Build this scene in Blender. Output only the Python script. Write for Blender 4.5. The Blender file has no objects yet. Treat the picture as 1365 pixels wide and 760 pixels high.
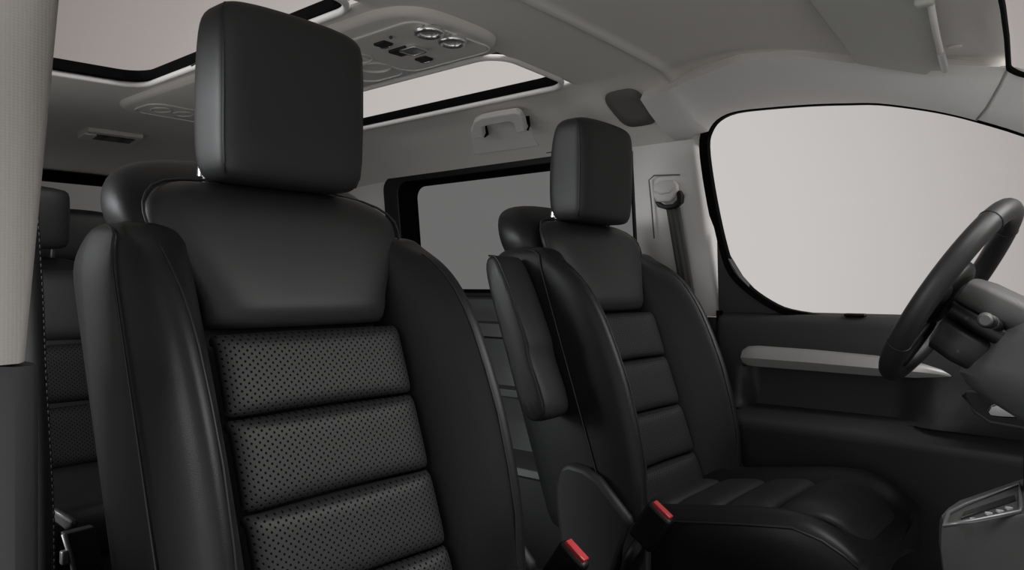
import bpy, bmesh, math, random
from mathutils import Vector, Matrix

S = bpy.context.scene
COL = S.collection
# ------------------------------------------------------------------ camera
CAM = Vector((1.0, -1.132, 0.90))
YAW = math.radians(39.9)
cam_d = bpy.data.cameras.new('camera')
cam_d.sensor_width = 36.0
cam_d.lens = 996.0 / 1365.0 * 36.0
cam_d.clip_start = 0.02
cam = bpy.data.objects.new('camera', cam_d)
COL.objects.link(cam)
cam.location = CAM
cam.rotation_euler = (math.pi / 2, 0, YAW)
S.camera = cam
S.view_settings.view_transform = 'Standard'
S.view_settings.look = 'None'
S.view_settings.gamma = 1
S.view_settings.use_curve_mapping = False
S.view_settings.exposure = 0.0
FW = Vector((-math.sin(YAW), math.cos(YAW), 0))
RT = Vector((math.cos(YAW), math.sin(YAW), 0))


def V(px, py, p0, n):
    """photo pixel -> point on the plane through p0 with normal n"""
    d = FW + RT * ((px - 682.5) / 996.0) + Vector((0, 0, (380.0 - py) / 996.0))
    n = Vector(n)
    return CAM + d * ((Vector(p0) - CAM).dot(n) / d.dot(n))


def Vx(px, py, x): return V(px, py, (x, 0, 0), (1, 0, 0))
def Vy(px, py, y): return V(px, py, (0, y, 0), (0, 1, 0))
def Vz(px, py, z): return V(px, py, (0, 0, z), (0, 0, 1))


# ------------------------------------------------------------------ world: a studio with one big soft backdrop glow
world = bpy.data.worlds.new('studio')
S.world = world
world.use_nodes = True
wt = world.node_tree
wt.nodes.clear()
wo = wt.nodes.new('ShaderNodeOutputWorld')
bg = wt.nodes.new('ShaderNodeBackground')
tc = wt.nodes.new('ShaderNodeTexCoord')
LOBE = (FW + RT * 0.08 + Vector((0, 0, 0.03))).normalized()


def lobe(direction, lo, hi):
    dt = wt.nodes.new('ShaderNodeVectorMath'); dt.operation = 'DOT_PRODUCT'
    nz = wt.nodes.new('ShaderNodeVectorMath'); nz.operation = 'NORMALIZE'
    wt.links.new(tc.outputs['Generated'], nz.inputs[0])
    wt.links.new(nz.outputs[0], dt.inputs[0])
    dt.inputs[1].default_value = direction
    mr = wt.nodes.new('ShaderNodeMapRange'); mr.interpolation_type = 'SMOOTHSTEP'
    mr.inputs['From Min'].default_value = lo
    mr.inputs['From Max'].default_value = hi
    wt.links.new(dt.outputs['Value'], mr.inputs['Value'])
    return mr.outputs['Result']


ramp = wt.nodes.new('ShaderNodeValToRGB')
ramp.color_ramp.elements[0].color = (0.20, 0.19, 0.185, 1)
ramp.color_ramp.elements[1].color = (0.585, 0.565, 0.550, 1)
e = ramp.color_ramp.elements.new(0.55); e.color = (0.375, 0.343, 0.332, 1)
wt.links.new(lobe(LOBE, 0.66, 1.0), ramp.inputs['Fac'])
# the open doorway side of the studio: a broad pale glow low behind the viewer
ramp2 = wt.nodes.new('ShaderNodeValToRGB')
ramp2.color_ramp.elements[0].color = (0, 0, 0, 1)
ramp2.color_ramp.elements[1].color = (0.74, 0.73, 0.72, 1)
wt.links.new(lobe(Vector((0.30, -0.60, -0.74)).normalized(), -0.05, 0.95), ramp2.inputs['Fac'])
addn = wt.nodes.new('ShaderNodeVectorMath'); addn.operation = 'ADD'
wt.links.new(ramp.outputs['Color'], addn.inputs[0]); wt.links.new(ramp2.outputs['Color'], addn.inputs[1])
wt.links.new(addn.outputs[0], bg.inputs['Color'])
bg.inputs['Strength'].default_value = 1.0
wt.links.new(bg.outputs[0], wo.inputs[0])


def area(name, loc, target, sx, sy, power, col=(1, 1, 1)):
    l = bpy.data.lights.new(name, 'AREA')
    l.shape = 'RECTANGLE'; l.size = sx; l.size_y = sy
    l.energy = power; l.color = col
    o = bpy.data.objects.new(name, l); COL.objects.link(o)
    o.location = loc
    o.rotation_euler = (Vector(target) - Vector(loc)).to_track_quat('-Z', 'Y').to_euler()
    return o


area('softbox_sliding_door', (-1.7, -3.2, 1.7), (0.0, 0.3, 1.05), 2.2, 1.3, 95, (0.96, 0.985, 1.0))
area('softbox_front', (2.6, 1.1, 2.65), (0.2, 0.0, 0.7), 2.2, 1.3, 74, (1.0, 0.985, 0.97))


area('fill_overhead', (1.55, -0.1, 3.0), (0.45, 0.4, 0.45), 1.2, 0.8, 26, (1.0, 0.99, 0.98))  # added fill lamp to brighten the driver cushion


# ------------------------------------------------------------------ materials
def mat(name, col, rough=0.5, metal=0.0, spec=0.5, bump=0.0, bscale=400, vary=0.0, coat=0.0):
    m = bpy.data.materials.new(name); m.use_nodes = True
    nt = m.node_tree; b = nt.nodes['Principled BSDF']
    b.inputs['Base Color'].default_value = (*col, 1)
    b.inputs['Roughness'].default_value = rough
    b.inputs['Metallic'].default_value = metal
    b.inputs['Specular IOR Level'].default_value = spec
    b.inputs['Coat Weight'].default_value = coat
    t = nt.nodes.new('ShaderNodeTexCoord')
    n = nt.nodes.new('ShaderNodeTexNoise')
    n.inputs['Scale'].default_value = bscale
    n.inputs['Detail'].default_value = 3
    nt.links.new(t.outputs['Object'], n.inputs['Vector'])
    if bump:
        bp = nt.nodes.new('ShaderNodeBump')
        bp.inputs['Strength'].default_value = bump
        bp.inputs['Distance'].default_value = 0.001
        nt.links.new(n.outputs['Fac'], bp.inputs['Height'])
        nt.links.new(bp.outputs['Normal'], b.inputs['Normal'])
    if vary:
        mx = nt.nodes.new('ShaderNodeMix'); mx.data_type = 'RGBA'
        mx.inputs['A'].default_value = (*[c * (1 - vary) for c in col], 1)
        mx.inputs['B'].default_value = (*[min(1, c * (1 + vary)) for c in col], 1)
        nt.links.new(n.outputs['Fac'], mx.inputs['Factor'])
        nt.links.new(mx.outputs['Result'], b.inputs['Base Color'])
    return m


LEATHER = mat('black_leather', (0.027, 0.0272, 0.028), 0.45, bump=0.25, bscale=700, spec=0.45)
LEATHER_D = mat('black_bolster_leather', (0.013, 0.0132, 0.014), 0.42, bump=0.25, bscale=700, spec=0.4)
PIPING = mat('black_piping', (0.02, 0.02, 0.021), 0.45)
PLASTIC = mat('charcoal_plastic', (0.022, 0.022, 0.023), 0.5, bump=0.3, bscale=900)
PLASTIC_B = mat('black_plastic', (0.006, 0.006, 0.006), 0.45, bump=0.2, bscale=900)
PLASTIC_G = mat('grey_dash_plastic', (0.11, 0.11, 0.11), 0.55, bump=0.3, bscale=900)
DOORP = mat('dark_door_plastic', (0.042, 0.042, 0.043), 0.5, bump=0.3, bscale=900)
RUBBER = mat('black_rubber', (0.0015, 0.0015, 0.0015), 0.7, spec=0.04)
HEADL = mat('headliner_fabric', (0.72, 0.70, 0.67), 0.95, bump=0.3, bscale=1200, vary=0.06, spec=0.15)
TRIM = mat('light_grey_trim', (0.80, 0.785, 0.77), 0.7, bump=0.2, bscale=900, spec=0.3)
CONS = mat('console_plastic', (0.70, 0.68, 0.65), 0.6, spec=0.3)
VISOR = mat('visor_vinyl', (0.55, 0.56, 0.53), 0.75, bump=0.2, bscale=900, spec=0.3)
SILVER = mat('satin_silver', (0.52, 0.52, 0.52), 0.42, metal=0.35)
CHROME = mat('chrome', (0.85, 0.85, 0.86), 0.12, metal=1.0)
GREYM = mat('grey_belt_metal', (0.22, 0.22, 0.225), 0.4, metal=0.7)
RED = mat('red_button', (0.62, 0.05, 0.06), 0.3, coat=0.6)
WEB = mat('grey_webbing', (0.10, 0.10, 0.10), 0.8, bump=0.4, bscale=1500)
WEB_D = mat('black_webbing', (0.018, 0.018, 0.018), 0.8, bump=0.4, bscale=1500)
STITCH = mat('grey_stitching', (0.055, 0.055, 0.055), 0.8)
FLOORM = mat('black_carpet', (0.006, 0.006, 0.006), 0.95, bump=0.6, bscale=300, spec=0.1)
SCREEN = mat('dark_display', (0.02, 0.02, 0.02), 0.15)
BRIGHT = mat('bright_satin_metal', (0.9, 0.9, 0.9), 0.22, metal=0.9)
LENS = mat('lamp_lens', (0.35, 0.35, 0.34), 0.25)
WHITE = mat('white_mark', (0.75, 0.75, 0.73), 0.5)


def woven():
    m = mat('woven_pillar_fabric', (0.48, 0.46, 0.435), 0.9, spec=0.15)
    nt = m.node_tree; b = nt.nodes['Principled BSDF']
    t = nt.nodes.new('ShaderNodeTexCoord')
    w = nt.nodes.new('ShaderNodeTexWave'); w.wave_type = 'BANDS'; w.bands_direction = 'Y'
    w.inputs['Scale'].default_value = 75
    w.inputs['Distortion'].default_value = 0.6
    w2 = nt.nodes.new('ShaderNodeTexWave'); w2.bands_direction = 'Z'
    w2.inputs['Scale'].default_value = 90
    nt.links.new(t.outputs['Object'], w.inputs['Vector'])
    nt.links.new(t.outputs['Object'], w2.inputs['Vector'])
    ad = nt.nodes.new('ShaderNodeMath'); ad.operation = 'ADD'
    nt.links.new(w.outputs['Fac'], ad.inputs[0]); nt.links.new(w2.outputs['Fac'], ad.inputs[1])
    bp = nt.nodes.new('ShaderNodeBump'); bp.inputs['Strength'].default_value = 0.2
    bp.inputs['Distance'].default_value = 0.001
    nt.links.new(ad.outputs[0], bp.inputs['Height'])
    nt.links.new(bp.outputs['Normal'], b.inputs['Normal'])
    return m


WOVEN = woven()


def perforated():
    m = mat('perforated_leather', (0.034, 0.034, 0.0345), 0.5, spec=0.4)
    nt = m.node_tree; b = nt.nodes['Principled BSDF']
    t = nt.nodes.new('ShaderNodeTexCoord')
    sx = nt.nodes.new('ShaderNodeSeparateXYZ'); nt.links.new(t.outputs['Object'], sx.inputs[0])
    PY, PZ, R = 0.0122, 0.0098, 0.00150

    def mth(op, a, bb=None):
        n = nt.nodes.new('ShaderNodeMath'); n.operation = op
        for i, q in enumerate((a, bb)):
            if q is None: continue
            if isinstance(q, (int, float)): n.inputs[i].default_value = q
            else: nt.links.new(q, n.inputs[i])
        return n.outputs[0]

    def lat(o):
        a = mth('SUBTRACT', mth('FRACT', mth('ADD', mth('DIVIDE', sx.outputs['Y'], PY), 100 + o)), 0.5)
        c = mth('SUBTRACT', mth('FRACT', mth('ADD', mth('DIVIDE', sx.outputs['Z'], PZ), 100 + o)), 0.5)
        a = mth('MULTIPLY', a, PY); c = mth('MULTIPLY', c, PZ)
        return mth('SQRT', mth('ADD', mth('MULTIPLY', a, a), mth('MULTIPLY', c, c)))
    d = mth('MINIMUM', lat(0), lat(0.5))
    mr = nt.nodes.new('ShaderNodeMapRange'); mr.interpolation_type = 'SMOOTHSTEP'
    mr.inputs['From Min'].default_value = R * 0.6; mr.inputs['From Max'].default_value = R * 1.35
    nt.links.new(d, mr.inputs['Value'])
    mx = nt.nodes.new('ShaderNodeMix'); mx.data_type = 'RGBA'
    mx.inputs['A'].default_value = (0.007, 0.007, 0.007, 1)
    mx.inputs['B'].default_value = (0.0215, 0.0215, 0.022, 1)
    nt.links.new(mr.outputs['Result'], mx.inputs['Factor'])
    nt.links.new(mx.outputs['Result'], b.inputs['Base Color'])
    bp = nt.nodes.new('ShaderNodeBump'); bp.inputs['Strength'].default_value = 0.5
    bp.inputs['Distance'].default_value = 0.001
    nt.links.new(mr.outputs['Result'], bp.inputs['Height'])
    nt.links.new(bp.outputs['Normal'], b.inputs['Normal'])
    sp = mth('MULTIPLY', mr.outputs['Result'], 0.4)
    nt.links.new(sp, b.inputs['Specular IOR Level'])
    return m


PERF = perforated()


def glass(name, tint, refl=0.04):
    m = bpy.data.materials.new(name); m.use_nodes = True
    nt = m.node_tree; nt.nodes.clear()
    o = nt.nodes.new('ShaderNodeOutputMaterial')
    tr = nt.nodes.new('ShaderNodeBsdfTransparent'); tr.inputs[0].default_value = (*tint, 1)
    gl = nt.nodes.new('ShaderNodeBsdfGlossy'); gl.inputs['Roughness'].default_value = 0.02
    mx = nt.nodes.new('ShaderNodeMixShader'); mx.inputs[0].default_value = refl
    nt.links.new(tr.outputs[0], mx.inputs[1]); nt.links.new(gl.outputs[0], mx.inputs[2])
    nt.links.new(mx.outputs[0], o.inputs[0])
    return m


CLEAR = glass('clear_glass', (0.99, 0.99, 0.99), 0.001)
ROOFG = glass('roof_glass', (0.96, 0.95, 0.945), 0.01)
TINT = glass('privacy_glass', (0.495, 0.50, 0.505), 0.004)


# ------------------------------------------------------------------ mesh helpers
def link(name, bm, m, parent=None, sub=0, smooth=True, bevel=0.0, solid=0.0, soff=0.0, autosmooth=None, normals=True):
    if normals:
        bmesh.ops.recalc_face_normals(bm, faces=bm.faces[:])
    me = bpy.data.meshes.new(name)
    bm.to_mesh(me); bm.free()
    me.materials.append(m)
    o = bpy.data.objects.new(name, me); COL.objects.link(o)
    if parent is not None: o.parent = parent
    if smooth:
        for p in me.polygons: p.use_smooth = True
        if autosmooth is not None:
            me.set_sharp_from_angle(angle=math.radians(autosmooth))
    if solid:
        md = o.modifiers.new('solid', 'SOLIDIFY'); md.thickness = solid; md.offset = soff
    if bevel:
        md = o.modifiers.new('bevel', 'BEVEL'); md.width = bevel; md.segments = 3; md.limit_method = 'ANGLE'
        md.angle_limit = math.radians(40)
    if sub:
        md = o.modifiers.new('sub', 'SUBSURF'); md.levels = sub; md.render_levels = sub
    return o


def loft_bm(bm, secs, closed=True, caps=True):
    rows = [[bm.verts.new(p) for p in s] for s in secs]
    n = len(rows[0])
    for a, b in zip(rows, rows[1:]):
        for i in range(n if closed else n - 1):
            j = (i + 1) % n
            bm.faces.new((a[i], a[j], b[j], b[i]))
    if caps and closed:
        bm.faces.new(rows[0][::-1]); bm.faces.new(rows[-1])
    return rows


def loft(name, secs, m, parent=None, closed=True, caps=True, **k):
    bm = bmesh.new(); loft_bm(bm, secs, closed, caps)
    return link(name, bm, m, parent, **k)


def box_bm(bm, c, s, M=None):
    r = bmesh.ops.create_cube(bm, size=1.0)
    T = Matrix.Translation(c) @ (M.to_4x4() if M else Matrix.Identity(4)) @ Matrix.Diagonal((*s, 1))
    bmesh.ops.transform(bm, matrix=T, verts=r['verts'])
    return r['verts']


def box(name, c, s, m, parent=None, M=None, bevel=0.004, **k):
    bm = bmesh.new(); box_bm(bm, c, s, M)
    return link(name, bm, m, parent, bevel=bevel, autosmooth=40, **k)


def tube_bm(bm, pts, r, n=10, closed=False, flat=None):
    """sweep a circle (or an ellipse: flat=(rx, ry, up)) along pts"""
    pts = [Vector(p) for p in pts]
    L = len(pts); rows = []
    prev = None
    for i, p in enumerate(pts):
        a = pts[i - 1] if (i > 0 or closed) else p
        b = pts[(i + 1) % L] if (i < L - 1 or closed) else p
        t = (b - a).normalized()
        if flat: up = Vector(flat[2])
        elif prev is None: up = Vector((0, 0, 1)) if abs(t.z) < .9 else Vector((1, 0, 0))
        else: up = prev
        s = t.cross(up).normalized(); u = s.cross(t).normalized()
        prev = u
        rr = r[i] if isinstance(r, (list, tuple)) else r
        rx, ry = (flat[0], flat[1]) if flat else (rr, rr)
        rows.append([bm.verts.new(p + s * math.cos(2 * math.pi * k / n) * rx + u * math.sin(2 * math.pi * k / n) * ry) for k in range(n)])
    rng = range(L) if closed else range(L - 1)
    for i in rng:
        A = rows[i]; B = rows[(i + 1) % L]
        for k in range(n):
            bm.faces.new((A[k], A[(k + 1) % n], B[(k + 1) % n], B[k]))
    if not closed:
        bm.faces.new(rows[0][::-1]); bm.faces.new(rows[-1])


def tube(name, pts, r, m, parent=None, n=10, closed=False, flat=None, **k):
    bm = bmesh.new(); tube_bm(bm, pts, r, n, closed, flat)
    return link(name, bm, m, parent, **k)


def cyl(name, p, q, r, m, parent=None, r2=None, n=24, bevel=0.0):
    p = Vector(p); q = Vector(q)
    bm = bmesh.new()
    h = (q - p).length
    bmesh.ops.create_cone(bm, cap_ends=True, segments=n, radius1=r, radius2=r if r2 is None else r2, depth=h)
    T = Matrix.Translation((p + q) / 2) @ (q - p).to_track_quat('Z', 'Y').to_matrix().to_4x4()
    bmesh.ops.transform(bm, matrix=T, verts=bm.verts[:])
    return link(name, bm, m, parent, autosmooth=35, bevel=bevel)


def prism(name, pts, depth, m, parent=None, bevel=0.004, **k):
    """planar polygon pts (3D) extruded by the vector depth"""
    bm = bmesh.new()
    a = [bm.verts.new(p) for p in pts]
    b = [bm.verts.new(Vector(p) + Vector(depth)) for p in pts]
    n = len(a)
    bm.faces.new(a); bm.faces.new(b[::-1])
    for i in range(n):
        bm.faces.new((a[i], b[i], b[(i + 1) % n], a[(i + 1) % n]))
    return link(name, bm, m, parent, bevel=bevel, autosmooth=40, **k)


def ring(name, inner, outer, depth, m, parent=None, bevel=0.002, **k):
    """frame between two outlines of equal length, extruded by depth"""
    bm = bmesh.new(); d = Vector(depth)
    I = [bm.verts.new(p) for p in inner]; O = [bm.verts.new(p) for p in outer]
    I2 = [bm.verts.new(Vector(p) + d) for p in inner]; O2 = [bm.verts.new(Vector(p) + d) for p in outer]
    n = len(I)
    for i in range(n):
        j = (i + 1) % n
        bm.faces.new((I[i], I[j], O[j], O[i])); bm.faces.new((I2[i], O2[i], O2[j], I2[j]))
        bm.faces.new((I[i], I2[i], I2[j], I[j])); bm.faces.new((O[i], O[j], O2[j], O2[i]))
    return link(name, bm, m, parent, bevel=bevel, autosmooth=40, **k)


def rrect(a0, a1, b0, b1, r, n=6):
    pts = []
    for cx, cy, s in ((a1 - r, b1 - r, 0), (a0 + r, b1 - r, 1), (a0 + r, b0 + r, 2), (a1 - r, b0 + r, 3)):
        for i in range(n + 1):
            t = (s + i / n) * math.pi / 2
            pts.append((cx + r * math.cos(t), cy + r * math.sin(t)))
    return pts


def lerp(tab, z):
    """table [(z, v)] ascending, smooth-ish linear lookup"""
    if z <= tab[0][0]: return tab[0][1]
    for (a, va), (b, vb) in zip(tab, tab[1:]):
        if z <= b:
            return va + (vb - va) * (z - a) / (b - a)
    return tab[-1][1]


def empty(name, loc, label, cat, group=None):
    o = bpy.data.objects.new(name, None); COL.objects.link(o)
    o.location = loc; o['label'] = label; o['category'] = cat
    o.empty_display_size = 0.05
    if group: o['group'] = group
    return o


def struct(o, label=None):
    o['kind'] = 'structure'
    if label: o['label'] = label
    return o


# ================================================================== LARGE STRUCTURE
# ---- headliner
SX0, SX1 = -1.12, -0.16         # sunroof openings
SY0, SY1 = 0.20, 0.51
NY1 = 0.62                      # the near opening reaches further out


def ceil_z(x, y):
    ay = abs(y)
    z = 1.452
    if x < -1.25: z -= 0.115 * min(1, (-1.25 - x) / 0.95) ** 1.6
    k = 0.0 if x < 0.08 else min(1, (x - 0.08) / 0.06)
    t = max(0, (ay - (0.52 if y > 0 else 0.62)) / (0.29 if y > 0 else 0.19))
    rear = 0.145 * t ** 1.35
    # soft shoulder block (hollow left unshaped) beside the front pillars
    if ay > 0.5:
        g = math.exp(-((x + 0.06) / 0.055) ** 4) * math.exp(-((ay - 0.625) / 0.075) ** 4)
        g2 = math.exp(-((x + 0.165) / 0.05) ** 2) * math.exp(-((ay - 0.62) / 0.06) ** 2)
        rear += 0.022 * g2
    front = 0.03 * max(0, (ay - 0.45) / 0.36) ** 2
    z -= rear * (1 - k) + front * k
    if x > 0.1: z -= 0.055 * ((x - 0.1) / 0.75) ** 1.5
    z -= 0.011 * math.exp(-((x - 0.1) / 0.011) ** 2)
    z -= 0.012 * (y / 0.5) ** 2 * (1 if ay < .5 else 1)
    return z


xs = [-2.22 + i * 0.06 for i in range(20)] + [SX0] + [SX0 + (SX1 - SX0) * i / 24 for i in range(1, 25)] + \
     [SX1 + 0.01 * i for i in range(1, 32)] + [0.18 + 0.04 * i for i in range(0, 17)]
xs = sorted(set(round(v, 4) for v in xs if v <= 0.79)) + [0.806]
ys = [SY0, SY1] + [SY0 + (SY1 - SY0) * i / 8 for i in range(1, 8)] + [0.05, 0.1, 0.15] + [SY1 + 0.0145 * i for i in range(1, 21)]
ys = sorted(set([round(-v, 4) for v in ys] + [0.0, -NY1] + [round(v, 4) for v in ys]))
bm = bmesh.new()
gv = {}


def cv(x, y):
    if (x, y) not in gv:
        x2 = x if x != 0.806 else 0.794 + 0.035 * max(-.3, 1 - (y / .685) ** 2) + .003
        gv[(x, y)] = bm.verts.new((x2, y, ceil_z(x2, y)))
    return gv[(x, y)]


for x0, x1 in zip(xs, xs[1:]):
    for y0, y1 in zip(ys, ys[1:]):
        mx_, my_ = (x0 + x1) / 2, (y0 + y1) / 2
        if SX0 < mx_ < SX1 and (SY0 < my_ < SY1 or -NY1 < my_ < -SY0): continue
        bm.faces.new((cv(x0, y0), cv(x1, y0), cv(x1, y1), cv(x0, y1)))
ceiling = struct(link('ceiling', bm, HEADL, solid=0.006, soff=1.0, normals=False), 'grey fabric headliner with two glass roof openings')

# ---- roof panes
for i, s in ((5, -1), (6, 1)):
    w = struct(bpy.data.objects.new('window_%d' % i, None)); COL.objects.link(w)
    y0, y1 = (SY0, SY1) if s > 0 else (-NY1, -SY0)
    inn = rrect(SX0 + .03, SX1 - .03, y0 + .012, y1 - .012, .07)
    out = rrect(SX0 - .004, SX1 + .004, y0 - .004, y1 + .004, .075)
    lip = rrect(SX0 + .002, SX1 - .002, y0 + .002, y1 - .002, .07, 8)
    z = lambda p, d: (p[0], p[1], ceil_z(p[0], p[1]) + d)
    ring('window_frame', [z(p, .006) for p in inn], [z(p, .006) for p in out], (0, 0, .024), RUBBER, w, bevel=0)
    g = rrect(SX0 + .0, SX1 - .0, y0 + .0, y1 - .0, .07)
    bm = bmesh.new(); bm.faces.new([bm.verts.new(z(p, .028)) for p in g])
    link('glass_pane', bm, ROOFG, w, solid=0.004)
    tube('window_lip', [z(p, -.002) for p in lip], .008, TRIM, w, n=10, closed=True)

# ---- far (left) body side behind the pillar: panels above and below the sliding door window
WX0, WX1, WZ0, WZ1 = -1.24, -0.12, 0.862, 1.312
def side_y(z):            # tumblehome of the body side
    return 0.825 - 0.05 * max(0, (z - 0.82)) / 0.5


bm = bmesh.new()
prof = [(1.33, .775), (WZ1 - .004, .778)]
loft_bm(bm, [[(x, y, z) for z, y in prof] for x in (-2.22, 0.02)], closed=False, caps=False)
loft_bm(bm, [[(x, side_y(z), z) for z in (1.33, 1.1, .85)] for x in (-2.22, WX0 + .01)], closed=False, caps=False)
prof = [(.868, .822), (.850, .80), (.83, .795), (.80, .800), (.775, .802), (.770, .785), (.768, .775), (.725, .770), (.722, .785), (.715, .80),
        (.62, .802), (.56, .80), (.555, .775), (.552, .765), (.53, .762), (.525, .79), (.45, .80), (.35, .80), (.335, .74), (.32, .70), (.30, .69), (.29, .70), (.0, .70)]
loft_bm(bm, [[(x, y, z) for z, y in prof] for x in (-2.22, -1.5, -.7, 0.02)], closed=False, caps=False)
for f in bm.faces:
    if f.calc_center_median().z < .87: f.material_index = 1
wl = link('wall_left', bm, TRIM, solid=0.02, soff=-1.0, autosmooth=35, normals=False)
wl.data.materials.append(DOORP)
struct(wl, 'far side of the cabin, grey above and charcoal below the sliding door window')

# window_2: the dark sliding door pane
w2 = struct(bpy.data.objects.new('window_2', None)); COL.objects.link(w2)
sw = lambda p, d: (p[0], side_y(p[1]) + d, p[1])
O = rrect(WX0, WX1, WZ0, WZ1, .05); I = rrect(-1.105, -.16, .885, 1.272, .045)
O2 = rrect(-1.165, -.14, .872, 1.29, .05)
ring('window_frame', [sw(p, -.006) for p in O2], [sw(p, -.012) for p in O], (0, .03, 0), PLASTIC_B, w2)
ring('window_seal', [sw(p, .02) for p in I], [sw(p, .0) for p in O2], (0, .02, 0), RUBBER, w2, bevel=0)
bm = bmesh.new(); bm.faces.new([bm.verts.new(sw(p, .03)) for p in rrect(-1.15, -.13, .87, 1.29, .04)])
link('glass_pane', bm, TINT, w2, solid=.004)

# ---- rear wall with the tailgate window
RX = -2.22
bm = bmesh.new()
I = rrect(-.62, .62, .86, 1.31, .09); O = rrect(-.84, .84, -.02, 1.40, .02)
vi = [bm.verts.new((RX, a, b)) for a, b in I]; vo = [bm.verts.new((RX - .01, a, b)) for a, b in O]
for i in range(len(vi)):
    j = (i + 1) % len(vi); bm.faces.new((vi[i], vi[j], vo[j], vo[i]))
struct(link('wall_rear', bm, PLASTIC, solid=.02, normals=True), 'dark tailgate at the back of the cabin')
w3 = struct(bpy.data.objects.new('window_3', None)); COL.objects.link(w3)
I2 = rrect(-.60, .60, .88, 1.298, .08); O2 = rrect(-.80, .80, .82, 1.335, .05)
ring('window_frame', [(RX + .03, a, b) for a, b in I2], [(RX + .03, a, b) for a, b in O2], (-.03, 0, 0), RUBBER, w3)
bm = bmesh.new(); bm.faces.new([bm.verts.new((RX + .0, a, b)) for a, b in rrect(-.63, .63, .85, 1.315, .09)])
link('glass_pane', bm, TINT, w3, solid=.004)

# ---- floor
bm = bmesh.new(); box_bm(bm, (-.45, 0, -.02), (3.6, 1.66, .04))
struct(link('floor', bm, FLOORM, bevel=.003), 'black carpeted cabin floor')
# near (right) side behind the open front doorway; sliding side left open to light the rear
bm = bmesh.new()
loft_bm(bm, [[(x, -side_y(z), z) for z in (0, .84, .86)] for x in (-2.22, -1.3)], closed=False, caps=False)
loft_bm(bm, [[(x, -side_y(z), z) for z in (.86, 1.1, 1.34)] for x in (-2.22, -1.3)], closed=False, caps=False)
loft_bm(bm, [[(x, -y, z) for y, z in ((.80, .0), (.80, .36), (.81, .40), (.83, .42), (.86, .42))] for x in (-1.3, 1.35)], closed=False, caps=False)  # sill out of view, added to keep low light off the lower cabin
struct(link('wall_right', bm, PLASTIC_B, solid=.02, soff=1.0, autosmooth=40), 'near body side: unseen sill added to block low light, and rear quarter behind the open doorways')

# ---- far B-pillar trim
WP0 = Vector((0, .812, .82)); WN = Vector((0, 1, .10)).normalized()
def W(px, py, d=0.0): return V(px, py, WP0 + WN * d, WN)


def pillar_secs(sgn, zs, xr, xf, yo, lean):
    secs = []
    for z in zs:
        l = lean(z)
        y = sgn * (side_y(z) - .012)
        f = xf + l; r = xr
        secs.append([(r, y + sgn * .05, z), (r, y + sgn * .008, z), (r + .008, y, z), (f - .030, y, z), (f - .022, y + sgn * .003, z), (f - .016, y + sgn * .004, z),
                     (f - .008, y + sgn * .010, z), (f, y + sgn * .03, z), (f, y + sgn * .08, z), (r, y + sgn * .08, z)])
    return secs


lean = lambda z: 0.05 * (1.31 - z) / .5
t3 = loft('trim_3', pillar_secs(1, [.812, .9, 1.0, 1.1, 1.2, 1.302], -.135, .070, 0, lean), TRIM, autosmooth=50)
struct(t3, 'light grey upper pillar trim behind the driver seat')
t4 = loft('trim_4', pillar_secs(1, [.0, .4, .6, .808], -.135, .066, 0, lean), PLASTIC, autosmooth=50)
struct(t4, 'black lower pillar trim behind the driver seat')
# raised outline and belt height adjuster on the pillar
tube('trim_groove', [W(*p, -.012) for p in ((906, 233), (872, 234), (865, 240), (868, 270), (872, 318))], .0022, mat('trim_groove_grey', (.16, .155, .15), .7), t3, n=6)

# ---- near pillar
t1 = []
for z in (.812, .9, 1.0, 1.1, 1.2, 1.3, 1.46):
    yi = -(0.825 + .004 - 0.036 * (z - .81) / .43 + .006 * max(0, (1.2 - z)) * 0)
    yb = yi - .17
    t1.append([(-.16, yi - .02, z), (-.15, yi, z), (-.02, yi, z), (.02, yi - .004, z), (.04, yi - .016, z), (.046, yi - .04, z), (.05, yi - .075, z), (.044, yb + .03, z), (.0, yb, z), (-.15, yb, z)])
o = loft('trim_1', t1, WOVEN, autosmooth=60); struct(o, 'light grey woven pillar trim at the near doorway')
t1 = []
for z in (.0, .3, .6, .808):
    yi = -(0.825 - .008)
    yb = yi - .17
    t1.append([(-.16, yi - .02, z), (-.15, yi, z), (-.01, yi, z), (.02, yi - .002, z), (.034, yi - .012, z), (.036, yi - .03, z), (.012, yi - .045, z), (.005, yb + .03, z), (.0, yb, z), (-.15, yb, z)])
o = loft('trim_2', t1, DOORP, autosmooth=60); struct(o, 'dark lower pillar trim at the near doorway')

# ---- driver door window (window_1) on the leaning body side
glass_px = [(943.5, 195), (947, 176), (958, 161), (980, 151), (1020, 146), (1080, 141.5), (1130, 140), (1170, 140), (1220, 146), (1260, 153), (1300, 163), (1365, 183),
            (1440, 214), (1520, 262), (1600, 330), (1640, 390), (1630, 432), (1560, 436), (1450, 434), (1330, 430), (1190, 423), (1101, 419.5), (1053, 413), (1027, 402), (1001, 384), (979, 362), (968, 332), (957, 285), (948, 235)]


def smooth_loop(pts, n=3):
    out = []; L_ = len(pts)
    for i in range(L_):
        a, b, c, d = pts[i - 1], pts[i], pts[(i + 1) % L_], pts[(i + 2) % L_]
        for k in range(n):
            t = k / n
            out.append(tuple(.5 * (2 * b[j] + (c[j] - a[j]) * t + (2 * a[j] - 5 * b[j] + 4 * c[j] - d[j]) * t * t + (3 * b[j] - a[j] - 3 * c[j] + d[j]) * t ** 3) for j in (0, 1)))
    return out


raw_px = glass_px
glass_px = smooth_loop(raw_px)
win1 = struct(bpy.data.objects.new('window_1', None)); COL.objects.link(win1)
gp = [W(*p) for p in glass_px]
cen = sum(gp, Vector()) / len(gp)


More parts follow.
